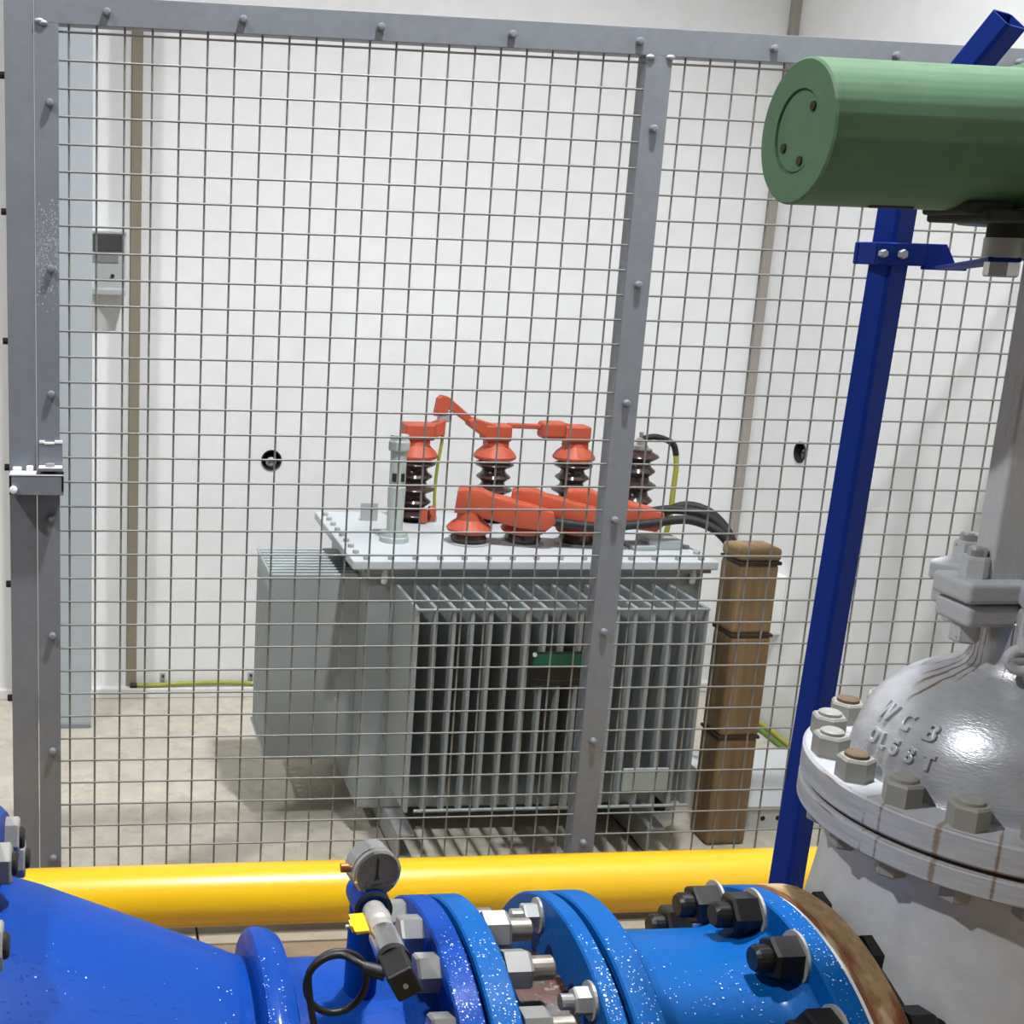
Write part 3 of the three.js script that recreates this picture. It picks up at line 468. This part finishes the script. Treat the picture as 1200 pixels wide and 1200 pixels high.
// ------------------------------------------------------------------ gate valve
const VX = 0.95;
{
  const t = thing('gate_valve', 'grey cast steel gate valve with a bolted domed bonnet and rust stains', 'valve', [VX, PY - 0.23, PZ]);
  part('end_flange', disc(0.756, 0.789, 0.230, 0.15, 0.003), M.rust, t);
  part('face_ring', disc(0.7505, 0.756, 0.226, 0.15, 0.0005), M.white, t);
  part('end_flange', disc(1.111, 1.144, 0.230, 0.15, 0.003), M.valve, t);
  const degs = []; for (let k = 0; k < 16; k++) degs.push(-11.25 + k * 22.5);
  nutSet(t, 0.789, 0.208, degs, XP, [M.blackNut, M.blackNut], 0.1, { n: hexGeo(0.0225, 0.026), s: crease(lathe([[0, 0], [0.0135, 0], [0.0135, 0.010], [0, 0.012]], 20), 0.5), w: washer, h: 0.026 });
  // body: barrel along the line and oval tower carrying the bonnet
  const barrel = latheX([[0.15, 0.789], [0.203, 0.789], [0.198, 0.800], [0.190, 0.83], [0.192, 0.88], [0.200, 0.95], [0.192, 1.02], [0.190, 1.07], [0.203, 1.111], [0.15, 1.111]], PY, PZ, 96, 0.9);
  const tower = (() => {
    const rings = [[0.45, 0.155, 0.185], [0.62, 0.157, 0.186], [0.74, 0.157, 0.175], [0.82, 0.150, 0.160], [0.87, 0.146, 0.152], [0.895, 0.150, 0.154], [0.909, 0.160, 0.163]], n = 72, pos = [], idx = [], uv = [];
    rings.forEach(([y, a, b], j) => { for (let i = 0; i <= n; i++) { const u = i / n * Math.PI * 2, c = Math.cos(u), s = Math.sin(u), q = 2.5, k = Math.pow(Math.pow(Math.abs(c), q) + Math.pow(Math.abs(s), q), -1 / q); pos.push(VX + a * c * k, y, PZ + b * s * k); uv.push(i / n * 1.0, y); } });
    for (let j = 0; j < rings.length - 1; j++) for (let i = 0; i < n; i++) { const a = j * (n + 1) + i, b = a + n + 1; idx.push(a, b, a + 1, b, b + 1, a + 1); }
    const g = new THREE.BufferGeometry(); g.setAttribute('position', new THREE.Float32BufferAttribute(pos, 3)); g.setAttribute('uv', new THREE.Float32BufferAttribute(uv, 2)); g.setIndex(idx); g.computeVertexNormals(); return g;
  })();
  part('body', merge([barrel, tower]), M.valve, t);
  const vd = (y0, y1, R, c, m, n) => part(n, latheY([[0, y0], [R - c, y0], [R, y0 + c], [R, y1 - c], [R - c, y1], [0, y1]], VX, PZ, 120, 0.5), m, t);
  vd(0.908, 0.9305, 0.190, 0.0025, M.flange, 'body_flange'); vd(0.9305, 0.9350, 0.1835, 0.0003, M.rustLine, 'gasket'); const bf = vd(0.9350, 0.964, 0.190, 0.003, M.flange, 'bonnet_flange');
  part('drilled_hole', cyl(V(VX - 0.015, 0.948, PZ + 0.187), V(VX - 0.0153, 0.948, PZ + 0.1908), 0.005, 0.005, 14), M.hole, bf);
  const profile = [[0.150, 0.962], [0.1475, 0.968], [0.145, 0.980], [0.138, 1.005], [0.131, 1.020], [0.120, 1.035], [0.106, 1.048], [0.090, 1.058], [0.074, 1.065], [0.062, 1.071], [0.055, 1.080], [0.052, 1.095], [0.052, 1.128], [0, 1.128]];
  const pts = new THREE.SplineCurve(profile.slice(0, 13).map(([r, y]) => new THREE.Vector2(r, y))).getPoints(48);
  const dome = part('bonnet', (() => { const g = new THREE.LatheGeometry([...pts, new THREE.Vector2(0, 1.128)], 120); g.translate(VX, 0, PZ); return g; })(), M.dome, t);
  // raised casting letters wrapped on the bonnet
  const font = await new FontLoader().loadAsync('fonts/droid/droid_sans_bold.typeface.json');
  const len = [0]; for (let i = 1; i < pts.length; i++) len.push(len[i - 1] + pts[i].distanceTo(pts[i - 1]));
  const wrap = (ch, az, y, size) => {
    const g = new TextGeometry(ch, { font, size, depth: 0.0035, curveSegments: 6, bevelEnabled: true, bevelThickness: 0.0008, bevelSize: 0.0006, bevelSegments: 2 });
    g.computeBoundingBox(); const cx = (g.boundingBox.min.x + g.boundingBox.max.x) / 2, cy = (g.boundingBox.min.y + g.boundingBox.max.y) / 2;
    let i0 = 0; while (pts[i0].y < y) i0++; const s0 = len[i0];
    const p = g.attributes.position;
    for (let i = 0; i < p.count; i++) {
      const s = s0 + p.getY(i) - cy; let k = 1; while (k < len.length - 1 && len[k] < s) k++;
      const f = (s - len[k - 1]) / (len[k] - len[k - 1]), a = pts[k - 1], b = pts[k], r = a.x + (b.x - a.x) * f, yy = a.y + (b.y - a.y) * f;
      const tx = b.x - a.x, ty = b.y - a.y, L = Math.hypot(tx, ty), nr = ty / L, ny = -tx / L, o = p.getZ(i) - 0.0012;
      const R = r + nr * o, th = az * Math.PI / 180 - (p.getX(i) - cx) / r;
      p.setXYZ(i, VX + R * Math.cos(th), yy + ny * o, PZ + R * Math.sin(th));
    }
    g.computeVertexNormals(); part('cast_letter', g, M.castLetter, dome);
  };
  for (const [c, a] of [['W', 187], ['C', 173.5], ['B', 161]]) wrap(c, a, 1.022, 0.0175);
  for (const [c, a] of [['O', 186], ['L', 179.5], ['5', 173], ['8', 165.5], ['T', 157.5]]) wrap(c, a, 0.993, 0.0145);
  // bonnet studs
  const bn = hexGeo(0.0178, 0.022), ln = hexGeo(0.0140, 0.016), bs = crease(lathe([[0, 0], [0.0115, 0], [0.0115, 0.003], [0.009, 0.0045], [0, 0.0045]], 18), 0.5);
  for (let k = 0; k < 18; k++) {
    const a = (178.5 + k * 20) * Math.PI / 180, x = VX + 0.1685 * Math.cos(a), z = PZ + 0.1685 * Math.sin(a);
    const n = at('bonnet_nut', bn, M.nut, t, [x, 0.964, z], UP, k * 0.9); const s = flags(new THREE.Mesh(bs, k % 3 ? M.nut : M.studTop)); s.name = 'stud'; s.position.y = 0.022; n.add(s);
    at('lower_nut', ln, M.nut, t, [x, 0.908, z], V(0, -1, 0), k * 0.7);
  }
  // yoke foot: split lugs, bolts, swing bolts
  const lug = (deg, y0, y1, l, w) => { const g = bx(0.03, l, y0, y1, -w / 2, w / 2, 0.005); g.rotateY(-deg * Math.PI / 180); g.translate(VX, 0, PZ); return g; };
  part('bonnet_lugs', merge([180, 118, 60, 0, 240, 300].map((d) => lug(d, 1.120, 1.141, 0.092, 0.052))), M.valve, t);
  const yl = part('yoke_foot', merge([180, 118, 60, 0, 240, 300].map((d) => lug(d, 1.143, 1.164, 0.097, 0.056))), M.valve, t);
  const yn = hexGeo(0.0135, 0.020), ys = crease(lathe([[0, 0], [0.0085, 0], [0.0085, 0.006], [0.007, 0.008], [0, 0.008]], 14), 0.5);
  for (const d of [180, 118, 60, 0, 240, 300]) { const x = VX + 0.074 * Math.cos(d * Math.PI / 180), z = PZ + 0.074 * Math.sin(d * Math.PI / 180); const n = at('foot_nut', yn, M.valve, yl, [x, 1.164, z], UP, d); at('foot_nut', yn, M.valve, yl, [x, 1.120, z], V(0, -1, 0), d); at('stud', ys, M.steel, yl, [x, 1.184, z]); }
  part('yoke_arm', bx(0.884, 0.935, 1.160, 1.470, PZ - 0.016, PZ + 0.012, 0.003), M.valve, t);
  part('yoke_arm', bx(0.985, 1.036, 1.160, 1.470, PZ - 0.016, PZ + 0.012, 0.003), M.valve, t);
  part('yoke_top', latheY([[0, 1.455], [0.075, 1.455], [0.075, 1.486], [0, 1.486]], VX, PZ, 64), M.valve, t);
  part('stem', cyl(V(VX, 1.12, PZ), V(VX, 1.47, PZ), 0.014), M.steel, t);
  const eye = (x, y, z, R, r) => { const g = new THREE.TorusGeometry(R, r, 14, 36); g.rotateY(-0.5); g.translate(x, y, z); return g; };
  part('swing_bolt', merge([eye(0.898, 1.098, PZ + 0.052, 0.010, 0.0055), cyl(V(0.899, 1.106, PZ + 0.052), V(0.901, 1.150, PZ + 0.050), 0.0075), cyl(V(0.886, 1.098, PZ + 0.046), V(0.945, 1.098, PZ + 0.060), 0.006)]), M.valve, t);
  part('gland_boss', cyl(V(0.905, 1.093, PZ + 0.062), V(0.965, 1.090, PZ + 0.066), 0.020, 0.020, 28), M.valve, t);
}

// ------------------------------------------------------------------ green actuator
{
  const y = 1.5555, z = PZ, R = 0.0602;
  const t = thing('electric_actuator', 'green electric actuator with a round motor housing above the valve', 'actuator', [VX, 1.486, PZ]);
  part('motor_housing', latheX([[0.045, 0.652], [R, 0.652], [R, 0.835], [R + 0.003, 0.838], [R + 0.006, 0.850], [0.045, 0.850]], y, z, 96, 0.5), M.green, t);
  const cap = part('end_cap', latheX([[0, 0.6455], [0.0330, 0.6455], [0.0335, 0.6470], [0.0348, 0.6470], [0.0352, 0.6440], [R - 0.0018, 0.6440], [R, 0.6458], [R, 0.652], [0, 0.652]], y, z, 96, 0.4), M.green, t);
  for (const [dy, dz] of [[0.019, 0.0205], [-0.0125, -0.020], [-0.0245, 0.009]]) part('screw_recess', cyl(V(0.6438, y + dy, z + dz), V(0.6495, y + dy, z + dz), 0.004, 0.004, 10), M.greenDark, cap);
  part('gear_case', latheY([[0, 1.497], [0.105, 1.497], [0.108, 1.505], [0.104, 1.535], [0.104, 1.600], [0.098, 1.622], [0.07, 1.632], [0, 1.635]], VX, z, 72, 0.6), M.green, t);
  part('mounting_flange', latheY([[0, 1.486], [0.120, 1.486], [0.124, 1.490], [0.124, 1.498], [0, 1.500]], VX, z, 64), M.green, t);
  part('housing_bracket', merge([bx(0.788, 0.83, 1.492, 1.503, z - 0.03, z + 0.035, 0.003), bx(0.80, 0.86, 1.486, 1.497, z - 0.04, z + 0.045, 0.003)]), M.greenDark, t);
  part('oil_stain_seam', cyl(V(0.712, y - R + 0.0021, z + 0.012), V(0.752, y - R + 0.0021, z + 0.012), 0.0028, 0.0028, 8), M.greenDark, t);
  const bs = part('mounting_boss', cyl(V(0.853, 1.474, z), V(0.853, 1.488, z), 0.0165), M.greenDark, t);
  part('spacer_ring', cyl(V(0.853, 1.457, z), V(0.853, 1.474, z), 0.0175, 0.0175, 28), M.zinc, bs);
  at('boss_nut', hexGeo(0.0145, 0.013), M.steel, bs, [0.853, 1.453, z], V(0, -1, 0), 0.3);
}

// ------------------------------------------------------------------ navy prop
{
  const zc = 0.9, t = thing('navy_prop', 'navy blue square tube prop leaning up behind the green actuator', 'prop', [1.018, 0, zc]);
  const sq = (a, b, s, open) => { const d = b.clone().sub(a), L = d.length(); const sh = new THREE.Shape(); const h = s / 2, c = 0.004; sh.moveTo(-h + c, -h); sh.lineTo(h - c, -h); sh.lineTo(h, -h + c); sh.lineTo(h, h - c); sh.lineTo(h - c, h); sh.lineTo(-h + c, h); sh.lineTo(-h, h - c); sh.lineTo(-h, -h + c); sh.closePath(); const q = h - 0.0025, p = new THREE.Path(); p.moveTo(-q, -q); p.lineTo(-q, q); p.lineTo(q, q); p.lineTo(q, -q); p.closePath(); sh.holes.push(p); const g = new THREE.ExtrudeGeometry(sh, { depth: L, bevelEnabled: false }); g.rotateX(-Math.PI / 2); return { g, d, L }; };
  const place = (o, a, spin) => { const q = new THREE.Quaternion().setFromUnitVectors(UP, o.d.clone().normalize()).multiply(new THREE.Quaternion().setFromAxisAngle(UP, spin)); o.g.applyQuaternion(q); o.g.translate(a.x, a.y, a.z); return o.g; };
  const a = V(1.020, -0.002, zc), b = V(1.0615, 1.60, zc), c = V(1.101, 1.728, 1.0);
  part('post', place(sq(a, b, 0.036), a, 0.30), M.navy, t);
  const a2 = V(1.058, 1.585, zc - 0.008); part('arm', place(sq(a2, c, 0.034), a2, 0.25), M.navy, t);
  part('base_plate', bx(0.96, 1.08, -0.002, 0.008, zc - 0.06, zc + 0.06, 0.002), M.navy, t);
  const cl = part('clamp', merge([bx(1.026, 1.090, 1.446, 1.474, zc + 0.018, zc + 0.026, 0.002), bx(1.026, 1.034, 1.446, 1.474, zc - 0.02, zc + 0.024, 0.002), bx(1.026, 1.098, 1.446, 1.474, zc - 0.030, zc - 0.022, 0.002)]), M.navy, t);
  at('clamp_bolt', hexGeo(0.006, 0.006), M.zinc, cl, [1.057, 1.460, zc + 0.026], V(0, 0, 1)); at('clamp_bolt', hexGeo(0.005, 0.008), M.zinc, cl, [1.030, 1.460, zc + 0.026], V(0, 0, 1));
  part('clamp_wing', poly([[1.078, 1.446], [1.130, 1.446], [1.132, 1.452], [1.118, 1.474], [1.078, 1.474]], 0.006, zc + 0.022, 0.001), M.navy, cl);
  part('wing_foot', bx(1.092, 1.132, 1.442, 1.447, zc + 0.015, zc + 0.05, 0.001), M.navy, cl);
  part('tie_strap', (() => { const p = V(1.112, 1.4445, zc + 0.035), q = V(0.853, 1.4550, PZ), d = q.clone().sub(p), g = new RoundedBoxGeometry(0.026, 0.004, d.length() + 0.03, 2, 0.001); g.lookAt(d); const m = p.clone().add(q).multiplyScalar(0.5); g.translate(m.x, m.y, m.z); return g; })(), M.navy, t);
}

// ------------------------------------------------------------------ pressure gauge, ball valve, transmitter on the reducer
{
  const gx = 0.305, gy = 0.8985, gz = 1.428, n = V(0.20, -0.02, 1).normalize();
  const t = thing('pressure_gauge', 'small round pressure gauge on a blue tee above the reducer', 'gauge', [0.305, 0.755, 1.40]);
  part('tee', merge([cyl(V(0.304, 0.757, 1.40), V(0.303, 0.852, 1.412), 0.0155), cyl(V(0.303, 0.852, 1.412), V(0.304, 0.884, 1.420), 0.0145, 0.012), cyl(V(0.303, 0.864, 1.40), V(0.303, 0.866, 1.441), 0.0175)]), M.blueA, t);
  part('tee_mouth', latheDir([[0.0125, -0.004], [0.0165, -0.004], [0.0175, 0.001], [0.015, 0.002], [0.0125, -0.002]], [0.303, 0.866, 1.441], V(0, 0.05, 1), 32), M.gasket, t);
  const p = [gx, gy, gz], R = 0.0225;
  part('case', latheDir([[0, -0.020], [R - 0.003, -0.020], [R, -0.016], [R, 0.000], [R - 0.001, 0.001], [R - 0.001, 0.003], [R + 0.0005, 0.003], [R + 0.0005, 0.007], [R - 0.002, 0.008], [R - 0.003, 0.006], [0, 0.0055]], p, n, 48, 0.5), M.chrome, t);
  const dial = part('dial', (() => { const g = new THREE.CircleGeometry(R - 0.0025, 48); g.applyQuaternion(new THREE.Quaternion().setFromUnitVectors(V(0, 0, 1), n)); g.translate(p[0] + n.x * 0.0062, p[1] + n.y * 0.0062, p[2] + n.z * 0.0062); return g; })(), std({ map: dialTex(), roughness: 0.35 }), t);
  const needle = poly([[-0.0009, 0], [0.0009, 0], [0.0005, 0.015], [-0.0005, 0.015]], 0.0006, 0, 0), tail = poly([[-0.0005, 0], [-0.0022, -0.006], [0.0022, -0.006], [0.0005, 0]], 0.0006, 0, 0);
  const nd = merge([needle, tail]); nd.applyQuaternion(new THREE.Quaternion().setFromUnitVectors(V(0, 0, 1), n)); nd.translate(p[0] + n.x * 0.0072, p[1] + n.y * 0.0072, p[2] + n.z * 0.0072); part('needle', nd, M.blackPl, dial);
  part('fill_plug', cyl(V(gx - 0.021, gy, gz - 0.006), V(gx - 0.030, gy, gz - 0.006), 0.0042, 0.0042, 12), M.brass, t);
  part('gauge_stem', cyl(V(0.304, 0.872, 1.418), V(gx, gy - 0.018, gz - 0.008), 0.006), M.blueA, t);

  const b = thing('ball_valve', 'small steel ball valve with a yellow butterfly handle below the gauge', 'ball valve', [0.303, 0.866, 1.445]);
  const Zd = V(0, 0, 1);
  part('valve_body', latheDir([[0, 0], [0.0105, 0], [0.0115, 0.010], [0.0125, 0.014], [0.0125, 0.026], [0.0110, 0.030], [0.0115, 0.040], [0, 0.040]], [0.303, 0.866, 1.442], Zd, 24, 0.4), M.washer, b);
  const hd = part('handle', merge([poly([[-0.028, 0.003], [-0.016, 0.0035], [-0.010, -0.002], [-0.015, -0.0045], [-0.026, -0.004]], 0.011, 1.470, 0.001), poly([[-0.026, 0.003], [-0.013, 0.004], [-0.012, 0.001], [-0.024, -0.001]], 0.030, 1.470, 0.001)].map((g) => { g.translate(0.303, 0.868, 0); return g; })), M.handle, b);
  part('handle_screw', cyl(V(0.277, 0.867, 1.470), V(0.272, 0.867, 1.470), 0.002, 0.002, 10), M.zinc, hd);

  const s = thing('pressure_transmitter', 'steel pressure transmitter with black connector and looped black cable', 'transmitter', [0.303, 0.866, 1.485]);
  part('sensor_body', latheDir([[0, 0], [0.0105, 0], [0.0135, 0.004], [0.0135, 0.038], [0.0125, 0.041], [0, 0.041]], [0.303, 0.866, 1.482], Zd, 32, 0.4), M.chrome, s);
  const k = part('connector', merge([latheDir([[0, 0], [0.0145, 0], [0.0145, 0.007], [0, 0.007]], [0.303, 0.866, 1.521], Zd, 24, 0.4), (() => { const g = new RoundedBoxGeometry(0.023, 0.026, 0.036, 2, 0.003); g.rotateZ(0.5); g.translate(0.304, 0.866, 1.544); return g; })()]), M.blackPl, s);
  part('connector_screw', cyl(V(0.304, 0.866, 1.562), V(0.304, 0.866, 1.5635), 0.0022, 0.0022, 12), M.steel, k);
  part('cable_gland', cyl(V(0.292, 0.864, 1.540), V(0.275, 0.866, 1.533), 0.0065, 0.0055, 16), M.blackPl, k);
  const loop = [[0.280, 0.8655, 1.535], [0.270, 0.8685, 1.528]];
  for (let i = 0; i <= 27; i++) { const a = 1.45 + i / 27 * 7.6; loop.push([0.2575 + 0.0265 * Math.cos(a), 0.8400 + 0.0290 * Math.sin(a), 1.518 - i * 0.0005 + (i > 18 ? (i - 18) * 0.0012 : 0)]); }
  loop.push([0.236, 0.815, 1.525], [0.243, 0.79, 1.545], [0.25, 0.74, 1.56]);
  part('cable', tube(loop, 0.0031, 200, 10), M.blackPl, s);
}
function dialTex() {
  const c = document.createElement('canvas'); c.width = c.height = 256; const g = c.getContext('2d');
  g.fillStyle = '#6c6e71'; g.fillRect(0, 0, 256, 256); g.strokeStyle = '#2c2c2e'; g.lineWidth = 4;
  for (let i = 0; i <= 20; i++) { const a = Math.PI * 0.75 + i / 20 * Math.PI * 1.5, r0 = i % 2 ? 100 : 92; g.beginPath(); g.moveTo(128 + r0 * Math.cos(a), 128 + r0 * Math.sin(a)); g.lineTo(128 + 108 * Math.cos(a), 128 + 108 * Math.sin(a)); g.stroke(); }
  g.fillStyle = '#4a4a4c'; g.fillRect(96, 196, 64, 12); g.beginPath(); g.arc(66, 180, 8, 0, 7); g.fill();
  const t = new THREE.CanvasTexture(c); t.colorSpace = THREE.SRGBColorSpace; return t;
}

renderer.render(scene, camera);
